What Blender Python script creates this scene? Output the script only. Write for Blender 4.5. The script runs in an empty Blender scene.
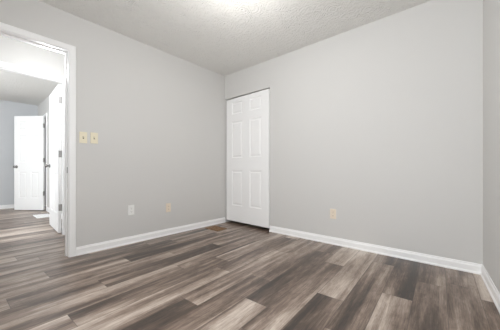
import bpy, bmesh, math, random
from mathutils import Vector, Matrix
random.seed(7)
S = bpy.context.scene
COL = S.collection
R = math.radians
HC = 2.44                      # ceiling height

# ------------------------------------------------------------------ camera, world, light, exposure
cam = bpy.data.cameras.new('camera'); cam.sensor_width = 36.0; cam.sensor_fit = 'HORIZONTAL'
cam.lens = 241.1 / 500 * 36; cam.shift_y = 5.2 / 500; cam.clip_start = 0.01
co = bpy.data.objects.new('camera', cam); COL.objects.link(co)
co.location = (2.942, -2.785, 0.869); co.rotation_euler = (R(90), 0, R(40.607))
S.camera = co
S.view_settings.view_transform = 'Standard'; S.view_settings.look = 'None'
S.view_settings.gamma = 1.0; S.view_settings.use_curve_mapping = False
S.view_settings.exposure = 0.0
S.cycles.max_bounces = 14; S.cycles.diffuse_bounces = 10; S.cycles.glossy_bounces = 6

W = bpy.data.worlds.new('world'); S.world = W; W.use_nodes = True
W.node_tree.nodes['Background'].inputs[0].default_value = (0.72, 0.85, 1.0, 1)
W.node_tree.nodes['Background'].inputs[1].default_value = 1.0

def area(name, loc, rot, sx, sy, power, color):
    l = bpy.data.lights.new(name, 'AREA'); l.shape = 'RECTANGLE'; l.size = sx; l.size_y = sy
    l.energy = power; l.color = color
    o = bpy.data.objects.new(name, l); COL.objects.link(o); o.location = loc; o.rotation_euler = rot
    return o
# daylight entering by the windows (one behind the camera, one in the bedroom across the hall)
FRONT_Y = -3.40
FAR_Y = -5.00
area('window_daylight', (2.25, FRONT_Y - 0.17, 1.45), (R(90), 0, 0), 1.0, 1.2, 64, (0.95, 0.975, 1.0))
area('bedroom_daylight', (-2.1, FAR_Y - 0.17, 1.45), (R(90), 0, 0), 1.45, 1.25, 50, (0.90, 0.96, 1.0))

# ------------------------------------------------------------------ helpers
class MB:
    def __init__(s): s.v = []; s.f = []; s.sm = []
    def add(s, vs, fs, smooth=False):
        b = len(s.v); s.v += [tuple(v) for v in vs]
        for f in fs: s.f.append([b + i for i in f]); s.sm.append(smooth)
        return s
    def box(s, x0, x1, y0, y1, z0, z1):
        x0, x1 = sorted((x0, x1)); y0, y1 = sorted((y0, y1)); z0, z1 = sorted((z0, z1))
        return s.add([(x0,y0,z0),(x1,y0,z0),(x1,y1,z0),(x0,y1,z0),(x0,y0,z1),(x1,y0,z1),(x1,y1,z1),(x0,y1,z1)],
              [(0,3,2,1),(4,5,6,7),(0,1,5,4),(1,2,6,5),(2,3,7,6),(3,0,4,7)])
    def rbox(s, x0, x1, y0, y1, z0, z1, b=0.002, axis='y'):
        """box whose edges around the face towards -axis are chamfered by b (axis y: face at y0)"""
        vs = []
        for (i, y) in ((b, y0), (0, y0 + b), (0, y1)):
            vs += [(x0+i, y, z0+i), (x1-i, y, z0+i), (x1-i, y, z1-i), (x0+i, y, z1-i)]
        fs = [(0,1,2,3), (11,10,9,8)]
        for r in (0, 4):
            for k in range(4):
                fs.append((r+k, r+4+k, r+4+(k+1) % 4, r+(k+1) % 4))
        return s.add(vs, fs)
    def lathe(s, prof, mat=Matrix(), n=28):
        """prof: (radius, height) along +z, closed with caps"""
        vs = []; fs = []
        for r, h in prof:
            for k in range(n):
                a = 2*math.pi*k/n; vs.append(mat @ Vector((r*math.cos(a), r*math.sin(a), h)))
        for i in range(len(prof)-1):
            for k in range(n):
                fs.append((i*n+k, i*n+(k+1) % n, (i+1)*n+(k+1) % n, (i+1)*n+k))
        fs.append(tuple(range(n-1, -1, -1))); fs.append(tuple((len(prof)-1)*n+k for k in range(n)))
        return s.add(vs, fs, True)
    def sweep(s, rings, closed=False):
        n = len(rings[0]); vs = [p for r in rings for p in r]; fs = []
        for i in range(len(rings)-1):
            for k in range(n):
                fs.append((i*n+k, i*n+(k+1) % n, (i+1)*n+(k+1) % n, (i+1)*n+k))
        fs.append(tuple(range(n-1, -1, -1))); fs.append(tuple((len(rings)-1)*n+k for k in range(n)))
        return s.add(vs, fs)
    def build(s, name, mat, parent=None, loc=None, rotz=0.0, smooth_angle=None):
        me = bpy.data.meshes.new(name); me.from_pydata(s.v, [], s.f)
        me.polygons.foreach_set('use_smooth', s.sm)
        bm = bmesh.new(); bm.from_mesh(me); bmesh.ops.recalc_face_normals(bm, faces=bm.faces[:])
        if any(s.sm):
            for e in bm.edges:
                if len(e.link_faces) == 2 and e.calc_face_angle(0) > R(35): e.smooth = False
        bm.to_mesh(me); bm.free()
        me.materials.append(mat)
        o = bpy.data.objects.new(name, me); COL.objects.link(o)
        if parent: o.parent = parent
        if loc: o.location = loc
        o.rotation_euler.z = rotz
        return o

def empty(name, loc, rotz=0.0):
    o = bpy.data.objects.new(name, None); COL.objects.link(o); o.location = loc; o.rotation_euler.z = rotz
    o.empty_display_size = 0.05
    return o
def tag(o, label=None, cat=None, group=None, kind=None):
    if label: o['label'] = label
    if cat: o['category'] = cat
    if group: o['group'] = group
    if kind: o['kind'] = kind
    return o
def struct(mb, name, mat, parent=None, label=None):
    o = mb.build(name, mat, parent)
    o['kind'] = 'structure'
    if label: o['label'] = label
    return o

# ------------------------------------------------------------------ materials
def lin(c):
    c = c / 255.0
    return c/12.92 if c <= 0.04045 else ((c+0.055)/1.055)**2.4
def rgb(r, g, b): return (lin(r), lin(g), lin(b), 1)
class NT:
    def __init__(s, name):
        s.m = bpy.data.materials.new(name); s.m.use_nodes = True; s.t = s.m.node_tree
        s.b = s.t.nodes['Principled BSDF']
    def n(s, typ, **kw):
        x = s.t.nodes.new(typ)
        for k, v in kw.items():
            if k.startswith('_'): setattr(x, k[1:], v)
            else: x.inputs[k.replace('__', ' ')].default_value = v
        return x
    def l(s, a, b): s.t.links.new(a, b)
    def math(s, op, a, b=None, clamp=False):
        x = s.t.nodes.new('ShaderNodeMath'); x.operation = op; x.use_clamp = clamp
        for i, q in enumerate((a, b)):
            if q is None: continue
            if isinstance(q, (int, float)): x.inputs[i].default_value = q
            else: s.l(q, x.inputs[i])
        return x.outputs[0]

def plain(name, col, rough=0.5, metal=0.0, bump=0.0, bscale=200.0, mott=0.0, spec=0.5):
    t = NT(name); t.b.inputs['Roughness'].default_value = rough; t.b.inputs['Metallic'].default_value = metal
    t.b.inputs['Specular IOR Level'].default_value = spec
    tc = t.n('ShaderNodeTexCoord')
    nz = t.n('ShaderNodeTexNoise', Scale=bscale, Detail=3.0); t.l(tc.outputs['Object'], nz.inputs['Vector'])
    mx = t.n('ShaderNodeMix', _data_type='RGBA')
    mx.inputs[6].default_value = col; mx.inputs[7].default_value = tuple(c*(1-mott) for c in col[:3]) + (1,)
    t.l(nz.outputs[0], mx.inputs[0]); t.l(mx.outputs[2], t.b.inputs['Base Color'])
    if bump:
        bp = t.n('ShaderNodeBump', Strength=bump, Distance=0.002); t.l(nz.outputs[0], bp.inputs['Height'])
        t.l(bp.outputs[0], t.b.inputs['Normal'])
    return t.m

M = {}
M['wall'] = plain('wall_paint', rgb(214, 213, 211), 0.75, bump=0.12, bscale=260, mott=0.03, spec=0.25)
M['wall_far'] = plain('far_wall_paint', rgb(212, 214, 217), 0.75, bump=0.12, bscale=260, mott=0.03, spec=0.25)
M['trim'] = plain('trim_white_paint', rgb(248, 248, 248), 0.38, bump=0.05, bscale=90, mott=0.02)
M['door'] = plain('door_white_paint', rgb(249, 249, 249), 0.42, bump=0.06, bscale=140, mott=0.02)
M['almond'] = plain('almond_plastic', rgb(236, 228, 204), 0.35, mott=0.03, bscale=40)
M['tan'] = plain('tan_plastic', rgb(236, 223, 205), 0.35, mott=0.03, bscale=40)
M['white_plastic'] = plain('white_plastic', rgb(242, 242, 240), 0.3, mott=0.02, bscale=40)
M['slot'] = plain('slot_dark', rgb(58, 48, 40), 0.6)
M['nickel'] = plain('satin_nickel', rgb(150, 148, 146), 0.32, metal=1.0, mott=0.1, bscale=60)
M['hinge'] = plain('hinge_nickel', rgb(172, 170, 168), 0.4, metal=0.9, mott=0.1, bscale=60)
M['bronze'] = plain('brown_register_metal', rgb(142, 108, 72), 0.5, metal=0.1, mott=0.2, bscale=70)
M['register_white'] = plain('white_register_metal', rgb(248, 248, 248), 0.4, mott=0.02, bscale=60)
M['duct'] = plain('duct_dark', rgb(92, 70, 48), 0.8)
M['duct_grey'] = plain('duct_grey', rgb(150, 150, 150), 0.8)
M['track'] = plain('track_metal', rgb(90, 88, 86), 0.5, metal=0.5)

def ceiling_mat():
    t = NT('stomped_ceiling'); t.b.inputs['Roughness'].default_value = 0.85
    t.b.inputs['Specular IOR Level'].default_value = 0.2
    t.b.inputs['Base Color'].default_value = rgb(232, 231, 228)
    tc = t.n('ShaderNodeTexCoord')
    # overlapping brush swirls: arcs around cell centres, broken up with noise
    nw = t.n('ShaderNodeTexNoise', Scale=9.0, Detail=2.0, Roughness=0.5); t.l(tc.outputs['Object'], nw.inputs['Vector'])
    v = t.n('ShaderNodeTexVoronoi', Scale=5.5, Randomness=1.0); t.l(tc.outputs['Object'], v.inputs['Vector'])
    ph = t.math('ADD', t.math('MULTIPLY', v.outputs['Distance'], 62.0), t.math('MULTIPLY', nw.outputs[0], 16.0))
    arcs = t.math('SINE', ph)
    nz = t.n('ShaderNodeTexNoise', Scale=12.0, Detail=2.0, Roughness=0.5); t.l(tc.outputs['Object'], nz.inputs['Vector'])
    amp = t.math('MULTIPLY', t.math('SUBTRACT', nz.outputs[0], 0.32, True), 0.48)
    nz2 = t.n('ShaderNodeTexNoise', Scale=30.0, Detail=4.0, Roughness=0.65); t.l(tc.outputs['Object'], nz2.inputs['Vector'])
    h = t.math('ADD', t.math('MULTIPLY', arcs, amp), t.math('MULTIPLY', nz2.outputs[0], 1.1))
    bp = t.n('ShaderNodeBump', Strength=1.0, Distance=0.014); t.l(h, bp.inputs['Height'])
    t.l(bp.outputs[0], t.b.inputs['Normal'])
    return t.m
M['ceiling'] = ceiling_mat()

def floor_mat():
    t = NT('vinyl_planks')
    tone = t.n('ShaderNodeAttribute', _attribute_name='tone'); seed = t.n('ShaderNodeAttribute', _attribute_name='seed')
    tc = t.n('ShaderNodeTexCoord'); uv = t.n('ShaderNodeUVMap', _uv_map='plank')
    off = t.n('ShaderNodeCombineXYZ')
    t.l(t.math('MULTIPLY', seed.outputs['Fac'], 37.0), off.inputs[0]); t.l(t.math('MULTIPLY', seed.outputs['Fac'], 91.0), off.inputs[1])
    t.l(t.math('MULTIPLY', seed.outputs['Fac'], 53.0), off.inputs[2])
    ad = t.n('ShaderNodeVectorMath', _operation='ADD'); t.l(uv.outputs[0], ad.inputs[0]); t.l(off.outputs[0], ad.inputs[1])
    def stretched(sx, sy, scale, detail, rough, dist=0.0):
        mp = t.n('ShaderNodeVectorMath', _operation='MULTIPLY'); mp.inputs[1].default_value = (sx, sy, 1)
        t.l(ad.outputs[0], mp.inputs[0])
        nz = t.n('ShaderNodeTexNoise', Scale=scale, Detail=detail, Roughness=rough, Distortion=dist); t.l(mp.outputs[0], nz.inputs['Vector'])
        return nz.outputs[0]
    broad = stretched(10, 0.8, 1.0, 1.5, 0.5, 0.4)
    mid = stretched(42, 1.6, 1.0, 3.0, 0.6, 0.5)
    fine = stretched(170, 9.0, 1.0, 3.0, 0.7, 0.3)
    blot = stretched(14, 5.0, 1.0, 4.0, 0.7, 0.8)
    def cen(a, k): return t.math('MULTIPLY', t.math('SUBTRACT', a, 0.5), k)
    v = t.math('ADD', t.math('ADD', tone.outputs['Fac'], 0.0), cen(broad, 1.5))
    v = t.math('ADD', v, cen(mid, 0.55)); v = t.math('ADD', v, cen(fine, 0.65)); v = t.math('ADD', v, cen(blot, 0.6), clamp=True)
    cr = t.n('ShaderNodeValToRGB'); t.l(v, cr.inputs[0]); e = cr.color_ramp.elements
    e[0].position = 0.0; e[0].color = rgb(50, 39, 32)
    e[1].position = 1.0; e[1].color = rgb(208, 196, 184)
    for p, c in ((0.25, rgb(86, 70, 59)), (0.5, rgb(132, 114, 101)), (0.75, rgb(174, 158, 145))):
        q = e.new(p); q.color = c
    # narrow bevel between planks, from the plank's own coordinates in metres
    s = t.n('ShaderNodeSeparateXYZ'); t.l(uv.outputs[0], s.inputs[0])
    du = t.math('SUBTRACT', 0.09, t.math('ABSOLUTE', s.outputs[0])); dv = t.math('SUBTRACT', 0.61, t.math('ABSOLUTE', s.outputs[1]))
    dm = t.math('MINIMUM', du, dv)
    g = t.math('DIVIDE', dm, 0.0022, clamp=True)
    mx = t.n('ShaderNodeMix', _data_type='RGBA'); t.l(g, mx.inputs[0]); mx.inputs[6].default_value = rgb(66, 56, 50); t.l(cr.outputs[0], mx.inputs[7])
    t.l(mx.outputs[2], t.b.inputs['Base Color'])
    bh = t.math('ADD', t.math('MULTIPLY', g, 0.5), t.math('MULTIPLY', fine, 0.35))
    bp = t.n('ShaderNodeBump', Strength=0.25, Distance=0.002); t.l(bh, bp.inputs['Height']); t.l(bp.outputs[0], t.b.inputs['Normal'])
    rr = t.math('ADD', 0.26, t.math('MULTIPLY', mid, 0.16)); t.l(rr, t.b.inputs['Roughness'])
    t.b.inputs['Specular IOR Level'].default_value = 0.75
    return t.m
M['floor'] = floor_mat()

def emit_mat(name, col, strength):
    t = NT(name); t.b.inputs['Base Color'].default_value = (0.9, 0.9, 0.88, 1)
    t.b.inputs['Emission Color'].default_value = col; t.b.inputs['Emission Strength'].default_value = strength
    return t.m
M['dome'] = emit_mat('lit_glass_dome', (1.0, 0.985, 0.96, 1), 3.0)
M['dome_hall'] = emit_mat('lit_glass_dome_hall', (1.0, 0.985, 0.97, 1), 5.0)
def glass_mat():
    m = bpy.data.materials.new('window_glass'); m.use_nodes = True; t = m.node_tree; t.nodes.clear()
    o = t.nodes.new('ShaderNodeOutputMaterial'); mx = t.nodes.new('ShaderNodeMixShader')
    a = t.nodes.new('ShaderNodeBsdfTransparent'); b = t.nodes.new('ShaderNodeBsdfGlossy'); b.inputs['Roughness'].default_value = 0.02
    mx.inputs[0].default_value = 0.06
    t.links.new(a.outputs[0], mx.inputs[1]); t.links.new(b.outputs[0], mx.inputs[2]); t.links.new(mx.outputs[0], o.inputs[0])
    return m
M['glass'] = glass_mat()

# ------------------------------------------------------------------ floor: vinyl planks running parallel to the left wall
ROW_EDGE, PW, PL, SKEW = 3.040, 0.18, 1.22, 0.043        # the planks run parallel to the right wall, slightly off the left one
JOINT = {0:-1.75,1:-.63,2:-1.0,3:-1.62,4:-1.285,5:-.685,6:-1.65,7:-1.34,8:-.69,9:-1.40,10:-1.235,11:-.38,12:-.94,13:-1.43,14:-.585,15:-1.157,
         16:-.2,17:-.75,18:-1.1,19:-1.24,20:-.3,21:-.7,22:-1.2}
# tone of each plank (row, number of plank lengths behind the row's first joint): 0 dark brown .. 1 pale grey
TONE = {(0,0):.5,(0,1):.5,(1,-1):.42,(1,0):.5,(2,-1):.5,(2,0):.15,(3,-1):.36,(3,0):.4,(4,-1):.3,(4,0):.68,(5,-1):.45,(5,0):.65,
        (6,-1):.58,(6,0):.27,(6,1):.5,(7,-1):.4,(7,0):.6,(8,-2):.3,(8,-1):.55,(8,0):.5,(9,-1):.6,(9,0):.4,(10,-2):.5,(10,-1):.33,(10,0):.62,
        (11,-2):.5,(11,-1):.5,(11,0):.45,(12,-2):.5,(12,-1):.4,(12,0):.45,(13,-1):.5,(13,0):.5,(14,-2):.45,(14,-1):.28,(14,0):.5,
        (15,-2):.6,(15,-1):.25,(15,0):.45,(16,-2):.4,(16,-1):.3,(16,0):.4}
def build_floor():
    x_lo, x_hi, y_lo, y_hi = -5.3, 3.55, -5.6, 1.2
    cs, sn = math.cos(SKEW), math.sin(SKEW)
    vs, fs, tone, seed, uvs = [], [], [], [], []
    k = int(math.floor((ROW_EDGE - x_hi) / PW))
    while True:
        xb = ROW_EDGE - k*PW; xa = xb - PW
        if xb <= x_lo: break
        rnd = random.Random(k*131 + 5)
        j0 = JOINT.get(k, -rnd.random()*PL) + 0.007*(xa + 0.09)
        for n in range(-6, 5):
            a, b = j0 + n*PL, j0 + (n+1)*PL
            rt = random.Random(k*977 + n*31 + 3); tn = TONE.get((k, n), 0.32 + 0.36*rt.random()); sd = rt.random()
            if b <= y_lo or a >= y_hi: continue
            i = len(vs); q = [(xa, a), (xb, a), (xb, b), (xa, b)]
            vs += [(p[0]*cs - p[1]*sn, p[0]*sn + p[1]*cs, 0) for p in q]; fs.append((i, i+1, i+2, i+3)); tone.append(tn); seed.append(sd)
            uvs += [(p[0] - (xa+xb)/2, p[1] - (a+b)/2) for p in q]
        k += 1
    i = len(vs)        # underside and rim of the slab
    vs += [(-5,-5.25,-.002),(3.55,-5.25,-.002),(3.55,.75,-.002),(-5,.75,-.002),(-5,-5.25,-.1),(3.55,-5.25,-.1),(3.55,.75,-.1),(-5,.75,-.1)]
    for f in ((4,7,6,5),(0,4,5,1),(1,5,6,2),(2,6,7,3),(3,7,4,0)):
        fs.append(tuple(i+q for q in f)); tone.append(.4); seed.append(.5); uvs += [(0, 0)]*4
    me = bpy.data.meshes.new('floor'); me.from_pydata(vs, [], fs)
    a = me.attributes.new('tone', 'FLOAT', 'FACE'); a.data.foreach_set('value', tone)
    a = me.attributes.new('seed', 'FLOAT', 'FACE'); a.data.foreach_set('value', seed)
    u = me.uv_layers.new(name='plank')
    for li, p in enumerate(uvs): u.data[li].uv = p
    me.materials.append(M['floor'])
    o = bpy.data.objects.new('floor', me); COL.objects.link(o); o['kind'] = 'structure'
    o['label'] = 'grey and brown wood plank floor running through the room and hall'
build_floor()

# ------------------------------------------------------------------ room shell
TH = 0.12                                   # wall thickness
struct(MB().box(-5.0, 3.55, -5.25, 0.75, HC, HC+0.1), 'ceiling', M['ceiling'], label='white ceiling with a stomped swirl texture')

DOOR_Y1, DOOR_Y0, DOOR_H = -2.138+0.012, -2.138-0.83, 2.072     # rough opening of the doorway in the left wall
w = MB()
w.box(-TH, 0, DOOR_Y1, TH, 0, HC).box(-TH, 0, FRONT_Y-TH, DOOR_Y0, 0, HC).box(-TH, 0, DOOR_Y0, DOOR_Y1, DOOR_H, HC)
struct(w, 'wall_left', M['wall'], label='grey painted wall with the doorway to the hall')

CL_X0, CL_X1, CL_H = 0.016, 0.924, 2.047    # closet opening in the back wall
w = MB()
w.box(0, CL_X0, 0, TH, 0, HC).box(CL_X1, 3.3, 0, TH, 0, HC).box(CL_X0, CL_X1, 0, TH, CL_H, HC)
struct(w, 'wall_back', M['wall'], label='grey painted wall with the closet door')
w = MB()                                     # closet behind the door
w.box(-0.02, 1.6, 0.7, 0.75, 0, HC).box(-0.07, 0, TH, 0.75, 0, HC).box(1.6, 1.65, TH, 0.75, 0, HC)
struct(w, 'wall_closet', M['wall'])

RX0, RX1 = 3.108, 3.108 + 0.072*3.52         # the right wall runs slightly out of square
def right_x(y): return RX0 - 0.072*y
w = MB(); w.add([(RX0,0,0),(RX1,FRONT_Y-TH,0),(RX1+TH,FRONT_Y-TH,0),(RX0+TH,0,0),(RX0,0,HC),(RX1,FRONT_Y-TH,HC),(RX1+TH,FRONT_Y-TH,HC),(RX0+TH,0,HC)],
    [(0,3,2,1),(4,5,6,7),(0,1,5,4),(1,2,6,5),(2,3,7,6),(3,0,4,7)])
struct(w, 'wall_right', M['wall'], label='narrow strip of grey wall at the right corner')

def wall_with_window(name, xa, xb, y, depth, wx0, wx1, wz0, wz1, mat):
    w = MB()
    w.box(xa, wx0, y-depth, y, 0, HC).box(wx1, xb, y-depth, y, 0, HC).box(wx0, wx1, y-depth, y, 0, wz0).box(wx0, wx1, y-depth, y, wz1, HC)
    return struct(w, name, mat)
def window(name, wx0, wx1, wz0, wz1, y):
    t = 0.045; m = MB(); yo = y-0.10
    m.box(wx0, wx0+t, yo, y-0.03, wz0, wz1).box(wx1-t, wx1, yo, y-0.03, wz0, wz1)
    m.box(wx0+t, wx1-t, yo, y-0.03, wz0, wz0+t).box(wx0+t, wx1-t, yo, y-0.03, wz1-t, wz1)
    zm = (wz0+wz1)/2; m.box(wx0+t, wx1-t, yo, y-0.03, zm-t/2, zm+t/2)
    o = struct(m, name, M['trim'])
    MB().box(wx0+t, wx1-t, y-0.066, y-0.062, wz0+t, zm-t/2).build('pane', M['glass'], o)
    MB().box(wx0+t, wx1-t, y-0.066, y-0.062, zm+t/2, wz1-t).build('pane', M['glass'], o)
    return o
wall_with_window('wall_front', 0, RX1, FRONT_Y, TH, 1.75, 2.75, 0.80, 2.10, M['wall'])
window('window_1', 1.75, 2.75, 0.80, 2.10, FRONT_Y)

# hall and the bedroom across it
HX = -1.05                                  # hall-side face of the opposite wall
HX2 = HX - TH
B_Y1, B_Y0, B_H = -1.950+0.012, -2.80, 2.070  # rough opening of the bedroom doorway
SIDE_Y = -1.69                              # bedroom's right-hand wall
FAR_X = -4.80
w = MB()
w.box(HX2, HX, B_Y1, -0.6, 0, HC).box(HX2, HX, -5.12, B_Y0, 0, HC).box(HX2, HX, B_Y0, B_Y1, B_H, HC)
struct(w, 'wall_hall', M['wall'], label='hall wall above the bedroom doorway')
struct(MB().box(HX, -TH, -0.72, -0.6, 0, HC), 'wall_hall_end', M['wall'])
struct(MB().box(HX, -TH, -5.12, -5.0, 0, HC).box(-TH, 0, -5.12, FRONT_Y-TH, 0, HC), 'wall_hall_entry', M['wall'])
F_X0, F_X1 = -4.52, -3.795                  # opening of the far closet
w = MB()
w.box(F_X1+0.012, HX2, SIDE_Y, SIDE_Y+TH, 0, HC).box(-4.92, F_X0-0.012, SIDE_Y, SIDE_Y+TH, 0, HC).box(F_X0-0.012, F_X1+0.012, SIDE_Y, SIDE_Y+TH, 2.045, HC)
struct(w, 'wall_bedroom_side', M['wall'], label='bright wall inside the bedroom behind the open doors')
w = MB(); w.box(-4.80, -3.4, -1.0, -0.95, 0, HC).box(-4.85, -4.8, SIDE_Y+TH, -0.95, 0, HC).box(-3.45, -3.4, SIDE_Y+TH, -1.0, 0, HC)
struct(w, 'wall_bedroom_closet', M['wall'])
struct(MB().box(FAR_X-TH, FAR_X, -5.12, SIDE_Y, 0, HC), 'wall_far', M['wall_far'], label='blue grey far wall of the bedroom')
wall_with_window('wall_bedroom_front', FAR_X, HX2, FAR_Y, TH, -2.85, -1.35, 0.80, 2.10, M['wall'])
window('window_2', -2.85, -1.35, 0.80, 2.10, FAR_Y)

# ------------------------------------------------------------------ baseboards (profile: depth from wall, height)
BBP = [(0,0),(0.019,0),(0.019,0.008),(0.0165,0.014),(0.012,0.018),(0.012,0.060),(0.0095,0.067),(0.0065,0.072),(0.006,0.080),(0.004,0.084),(0,0.084)]
def baseboard(name, a, b, nrm, cut_a=0.0, cut_b=0.0, label=None):
    """a, b: ends on the wall line; nrm: unit vector into the room; cut: how far the end slides along per unit depth (mitre)"""
    a = Vector(a); b = Vector(b); nv = Vector(nrm); d = (b-a).normalized(); m = MB(); rings = []
    for p, c in ((a, cut_a), (b, -cut_b)):
        rings.append([(p.x + nv.x*q + d.x*c*q, p.y + nv.y*q + d.y*c*q, z) for q, z in BBP])
    m.sweep(rings)
    return struct(m, name, M['trim'], label=label)
ra = math.atan(0.072); nR = (-math.cos(ra), -math.sin(ra))
baseboard('baseboard_left', (0, -2.0765), (0, 0), (1, 0), 0, 0, 'white baseboard below the light switches and outlets')
baseboard('baseboard_back', (0.928, 0), (RX0, 0), (0, -1), 0, 1.07, 'long white baseboard below the single tan outlet')
baseboard('baseboard_right', (RX0, 0), (right_x(-3.39), -3.39), nR, 0.93, 0, 'short white baseboard at the right corner')
baseboard('baseboard_far', (FAR_X, -4.99), (FAR_X, SIDE_Y-0.02), (1, 0), 0, 0, 'white baseboard along the blue grey far wall')
baseboard('baseboard_side', (-3.70, SIDE_Y), (HX2-0.07, SIDE_Y), (0, -1), 0, 0, 'white baseboard by the floor register across the hall')
baseboard('baseboard_front', (0.03, FRONT_Y), (RX1-0.04, FRONT_Y), (0, 1))

# ------------------------------------------------------------------ door casings and jambs
CSP = [(0,0),(0,0.010),(0.005,0.013),(0.012,0.0135),(0.035,0.017),(0.044,0.018),(0.052,0.017),(0.057,0.012),(0.057,0)]   # u from inner edge outwards, v off the wall
def casing(name, plane, side, u0, u1, h, axis='y', parent=None, label=None):
    """plane: wall coordinate, side: +1/-1 direction off the wall; u0,u1 inner edges; h inner head height"""
    m = MB(); rings = []
    def P(u, z, v):
        return (plane+side*v, u, z) if axis == 'y' else (u, plane+side*v, z)
    rings.append([P(u0-q, 0, v) for q, v in CSP]); rings.append([P(u0-q, h+q, v) for q, v in CSP])
    rings.append([P(u1+q, h+q, v) for q, v in CSP]); rings.append([P(u1+q, 0, v) for q, v in CSP])
    m.sweep(rings)
    return struct(m, name, M['trim'], parent, label)
def jamb(name, a, b, u0, u1, h, axis='y', stop_at=0.5, label=None):
    """lining of an opening: wall faces a..b, finished opening u0..u1, height h, with a door stop"""
    m = MB(); t = 0.012
    def B(ua, ub, p, q, z0, z1):
        if axis == 'y': m.box(p, q, ua, ub, z0, z1)
        else: m.box(ua, ub, p, q, z0, z1)
    B(u0-t, u0, a, b, 0, h); B(u1, u1+t, a, b, 0, h); B(u0-t, u1+t, a, b, h, h+t)
    s = a + (b-a)*stop_at; d = 0.011
    B(u0, u0+d, s-0.017, s+0.017, 0, h); B(u1-d, u1, s-0.017, s+0.017, 0, h); B(u0+d, u1-d, s-0.017, s+0.017, h-d, h)
    return struct(m, name, M['trim'], label=label)
JY1, JY0, JH = DOOR_Y1-0.012, DOOR_Y0+0.012, DOOR_H-0.012
jm = jamb('trim_1', -TH, 0, JY0, JY1, JH, 'y', 0.42, 'white jamb lining of the nearest doorway')
casing('trim_2', 0, 1, JY0-0.005, JY1+0.005, JH+0.005, 'y', label='white casing around the nearest doorway')
casing('trim_3', -TH, -1, JY0-0.005, JY1+0.005, JH+0.005, 'y')
m = MB(); m.box(-0.055, -0.027, JY1-0.0015, JY1, 0.84, 0.90); m.build('strike_plate', M['hinge'], jm)['label'] = 'grey metal strike plate'
BJ1, BJ0, BH = B_Y1-0.012, B_Y0+0.012, B_H-0.012
jamb('trim_4', HX2, HX, BJ0, BJ1, BH, 'y', 0.62, 'white jamb of the bedroom doorway across the hall')
casing('trim_5', HX, 1, BJ0-0.006, BJ1+0.006, BH+0.008, 'y', label='white casing over the bedroom doorway across the hall')
casing('trim_6', HX2, -1, BJ0-0.006, BJ1+0.006, BH+0.008, 'y')
jamb('trim_7', SIDE_Y, SIDE_Y+TH, F_X0, F_X1, 2.033, 'x', 0.7)
casing('trim_8', SIDE_Y, -1, F_X0-0.006, F_X1+0.006, 2.041, 'x', label='white casing around the far closet doorway')

# ------------------------------------------------------------------ six-panel doors
ROWS = [(0.255, 0.815), (1.02, 1.60), (1.725, 1.915)]     # panel bottoms and tops above the door's lower edge
def slab(wd, ht, th, stile, mid, rows):
    """local frame: hinge edge at x=0, x along the door, thickness y 0..th, z from 0"""
    m = MB()
    pw = (wd - 2*stile - mid)/2
    xs = [0, stile, stile+pw, stile+pw+mid, wd-stile, wd]
    zs = [0] + [q for r in rows for q in r] + [ht]
    for face, s in ((0.0, 1), (th, -1)):
        def V(x, z, d): return (x, face + s*d, z)
        for i in range(5):
            for j in range(len(zs)-1):
                x0, x1, z0, z1 = xs[i], xs[i+1], zs[j], zs[j+1]
                if not (i in (1, 3) and j % 2 == 1):
                    m.add([V(x0,z0,0), V(x1,z0,0), V(x1,z1,0), V(x0,z1,0)], [(0,1,2,3)]); continue
                loops = []
                for ins, d in ((0,0), (0.004,0.004), (0.012,0.0085), (0.020,0.0085), (0.036,0.0025), (0.040,0.002)):
                    loops.append([V(x0+ins,z0+ins,d), V(x1-ins,z0+ins,d), V(x1-ins,z1-ins,d), V(x0+ins,z1-ins,d)])
                vs = [p for l in loops for p in l]; fs = []
                for k in range(len(loops)-1):
                    for q in range(4): fs.append((4*k+q, 4*k+(q+1) % 4, 4*k+4+(q+1) % 4, 4*k+4+q))
                fs.append(tuple(4*(len(loops)-1)+q for q in range(4)))
                m.add(vs, fs)
    m.add([(0,0,0),(wd,0,0),(wd,th,0),(0,th,0)], [(0,3,2,1)]); m.add([(0,0,ht),(wd,0,ht),(wd,th,ht),(0,th,ht)], [(0,1,2,3)])
    m.add([(0,0,0),(0,th,0),(0,th,ht),(0,0,ht)], [(0,1,2,3)]); m.add([(wd,0,0),(wd,th,0),(wd,th,ht),(wd,0,ht)], [(0,3,2,1)])
    return m
def weld(o):
    bm = bmesh.new(); bm.from_mesh(o.data); bmesh.ops.remove_doubles(bm, verts=bm.verts[:], dist=1e-5)
    bmesh.ops.recalc_face_normals(bm, faces=bm.faces[:]); bm.to_mesh(o.data); bm.free()
KNOB = [(0.0, 0.0), (0.031, 0.0), (0.032, 0.004), (0.027, 0.008), (0.013, 0.010), (0.0115, 0.026), (0.016, 0.032), (0.024, 0.038), (0.0265, 0.046),
        (0.0255, 0.054), (0.020, 0.061), (0.010, 0.0645), (0.0, 0.065)]
def knobs(door, x, th, z):
    for y, a in ((0, 90), (th, -90)):
        mt = Matrix.Translation((x, y, z)) @ Matrix.Rotation(R(a), 4, 'X')
        MB().lathe(KNOB, mt).build('knob', M['nickel'], door)['label'] = 'round satin nickel knob'
def hinge(door, z, y_edge, on_edge=True, th=0.035):
    """butt hinge: leaf let into the hinge edge and the barrel at the corner"""
    m = MB(); h = 0.089
    m.box(-0.0022, 0.0, 0.003, th-0.003, z-h/2, z+h/2)
    m.lathe([(0.0, z-h/2-0.003), (0.0065, z-h/2), (0.0065, z+h/2), (0.0, z+h/2+0.003)], Matrix.Translation((-0.004, y_edge, 0)), 14)
    for dz in (-0.028, 0.0, 0.028):
        m.lathe([(0.004, 0), (0.003, 0.0008)], Matrix.Translation((-0.0022, th/2 + (0.006 if dz else -0.006), z+dz)) @ Matrix.Rotation(R(-90), 4, 'Y'), 10)
    m.build('hinge', M['hinge'], door)['label'] = 'grey metal hinge'

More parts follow.
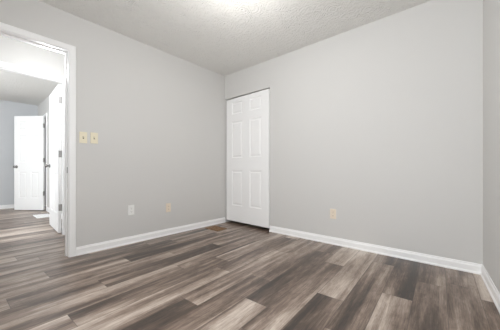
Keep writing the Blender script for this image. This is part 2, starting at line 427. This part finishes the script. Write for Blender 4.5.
# closet door: closed but standing a little proud of the wall at its free edge
d1 = slab(0.884, 1.977, 0.034, 0.132, 0.155, ROWS).build('door_1', M['door'], None, (0.035, 0.006, 0.048), R(-1.6)); weld(d1)
tag(d1, 'closed white six-panel closet door in the corner with a dark gap below', 'door', kind='structure')
# bedroom door across the hall, swung open into the bedroom
d2 = slab(0.76, 2.035, 0.035, 0.11, 0.10, ROWS); 
o2 = d2.build('door_2', M['door'], None, (HX2-0.012, BJ1-0.006, 0.012), R(177.3)); weld(o2)
tag(o2, 'white six-panel door with dark knob, seen nearly edge on inside the bedroom doorway', 'door', kind='structure')
knobs(o2, 0.70, 0.035, 0.925)
for z in (0.345, 1.08, 1.82): hinge(o2, z, -0.002)
# far closet door, part open
d3 = slab(0.665, 2.02, 0.035, 0.105, 0.10, ROWS).build('door_3', M['door'], None, (F_X1-0.004, SIDE_Y-0.032, 0.014), R(180+36.5)); weld(d3)
tag(d3, 'white six-panel door standing half open in front of the blue grey far wall', 'door', kind='structure')
knobs(d3, 0.610, 0.035, 0.93)
for z in (0.355, 1.07, 1.81): hinge(d3, z, 0.035)

# ------------------------------------------------------------------ switches and outlets (local frame: plate in the xz plane, front towards -y)
def plate_mb(wd=0.070, ht=0.116):
    return MB().rbox(-wd/2, wd/2, -0.0055, 0.0, -ht/2, ht/2, 0.0025)
def screw(root, z, mat):
    m = MB(); mt = Matrix.Translation((0, -0.0055, z)) @ Matrix.Rotation(R(90), 4, 'X')
    m.lathe([(0.0035, -0.0005), (0.0035, 0.0006), (0.002, 0.0011)], mt, 12); m.build('screw', mat, root)
def switch(loc, rotz, label, group):
    e = empty('light_switch', loc, rotz); tag(e, label, 'light switch', group)
    plate_mb().build('cover_plate', M['almond'], e)
    m = MB(); m.box(-0.0055, 0.0055, -0.0062, -0.004, -0.0125, 0.0125); m.build('toggle_slot', M['slot'], e)
    m = MB(); m.add([(-0.004,-0.005,-0.004),(0.004,-0.005,-0.004),(0.004,-0.005,0.007),(-0.004,-0.005,0.007),(-0.0035,-0.016,0.004),(0.0035,-0.016,0.004),(0.0035,-0.015,0.0105),(-0.0035,-0.015,0.0105)],
        [(0,3,2,1),(4,5,6,7),(0,1,5,4),(1,2,6,5),(2,3,7,6),(3,0,4,7)]); m.build('toggle', M['almond'], e)
    for z in (-0.030, 0.030): screw(e, z, M['almond'])
    return e
def outlet(loc, rotz, label, mat):
    e = empty('wall_outlet', loc, rotz); tag(e, label, 'wall outlet', 'wall outlets near the floor')
    plate_mb().build('cover_plate', mat, e)
    for z in (-0.0195, 0.0195):
        m = MB(); n = 20; pts = []
        for k in range(n):
            a = 2*math.pi*k/n; pts.append((0.0168*math.cos(a), max(-0.0135, min(0.0135, 0.0172*math.sin(a)))))
        vs = [(x, -0.0050, z+q) for x, q in pts] + [(x, -0.0072, z+q) for x, q in pts]
        fs = [tuple(range(n, 2*n))] + [(k, (k+1) % n, n+(k+1) % n, n+k) for k in range(n)]
        m.add(vs, fs); rc = m.build('receptacle', mat, e)
        s = MB(); s.box(-0.0072, -0.0052, -0.0076, -0.0060, z+0.000, z+0.009).box(0.0052, 0.0072, -0.0076, -0.0060, z+0.001, z+0.008)
        s.lathe([(0.0024, 0), (0.0024, 0.0016)], Matrix.Translation((0, -0.0060, z-0.006)) @ Matrix.Rotation(R(90), 4, 'X'), 12)
        s.build('slots', M['slot'], rc)
    screw(e, 0, mat)
    return e
switch((0.0, -2.012, 1.208), R(90), 'almond toggle light switch next to the door casing', 'pair of almond light switches')
switch((0.0, -1.913, 1.212), R(90), 'almond toggle light switch farther from the door casing', 'pair of almond light switches')
outlet((0.0, -1.527, 0.395), R(90), 'white wall outlet low below the light switches', M['white_plastic'])
outlet((0.0, -1.040, 0.366), R(90), 'tan wall outlet between the white outlet and the closet', M['tan'])
outlet((1.840, 0.0, 0.356), 0, 'tan wall outlet alone on the wide wall right of the closet door', M['tan'])

# ------------------------------------------------------------------ floor registers
def register(loc, lx, ly, mat, dark, label, nx=14):
    e = empty('floor_register', loc); tag(e, label, 'floor vent', 'floor registers')
    b = 0.022; h = 0.005; m = MB()
    def bar(x0, x1, y0, y1): m.add([(x0,y0,0),(x1,y0,0),(x1,y1,0),(x0,y1,0),(x0+.003,y0+.003,h),(x1-.003,y0+.003,h),(x1-.003,y1-.003,h),(x0+.003,y1-.003,h)],
        [(0,3,2,1),(4,5,6,7),(0,1,5,4),(1,2,6,5),(2,3,7,6),(3,0,4,7)])
    bar(-lx/2, lx/2, -ly/2, -ly/2+b); bar(-lx/2, lx/2, ly/2-b, ly/2); bar(-lx/2, -lx/2+b, -ly/2+b, ly/2-b); bar(lx/2-b, lx/2, -ly/2+b, ly/2-b)
    m.build('frame', mat, e)
    g = MB(); iy = ly/2-b; ix = lx/2-b; nyr = max(3, int(2*iy/0.012)); 
    for k in range(nyr):
        y = -iy + (k+0.5)*2*iy/nyr; g.box(-ix, ix, y-0.0042, y+0.0042, 0.0012, 0.0042)
    for k in range(3):
        x = -ix + (k+1)*2*ix/4; g.box(x-0.004, x+0.004, -iy, iy, 0.0010, 0.0046)
    g.build('grille', mat, e)
    MB().box(-ix, ix, -iy, iy, 0.0003, 0.0010).build('damper', dark, e)
    return e
register((0.215, -0.385, 0), 0.28, 0.20, M['bronze'], M['duct'], 'brown floor register near the closet door in the corner')
register((-3.03, -1.87, 0), 0.46, 0.23, M['register_white'], M['duct_grey'], 'white floor register across the hall behind the open door')

# ------------------------------------------------------------------ ceiling lamps (above the frame; the bedroom one is added)
def lamp(loc, power, label, r, dome, color=(1.0, 0.985, 0.96)):
    e = empty('ceiling_light', loc); tag(e, label, 'ceiling light')
    MB().lathe([(0.0, -0.014), (r*0.98, -0.014), (r, -0.008), (r, 0.0), (0.0, 0.0)], n=40).build('trim_ring', M['hinge'], e)
    MB().lathe([(0.0, -0.060), (r*0.4, -0.058), (r*0.75, -0.049), (r*0.92, -0.035), (r*0.95, -0.014), (0, -0.014)], n=40).build('glass_dome', dome, e)
    l = bpy.data.lights.new('added_point_light', 'POINT'); l.energy = power; l.color = color; l.shadow_soft_size = 0.10
    b = bpy.data.objects.new('added_point_light', l); COL.objects.link(b); b.location = (0, 0, -0.48); b.parent = e  # unseen point light added well below the dome, softens the ceiling hotspot
    return e
lamp((1.57, -1.34, HC), 13, 'glass dome ceiling light in the middle of the room', 0.14, M['dome'])
lamp((-2.1, -3.5, HC), 54, 'unseen ceiling light added to brighten the bedroom across the hall', 0.15, M['dome_hall'], (0.93, 0.97, 1.0))  # added lamp, evens out the light on the bedroom walls and doors
lamp((-0.38, -2.22, HC), 15, 'glass dome ceiling light in the hall', 0.15, M['dome_hall'], (0.96, 0.98, 1.0))
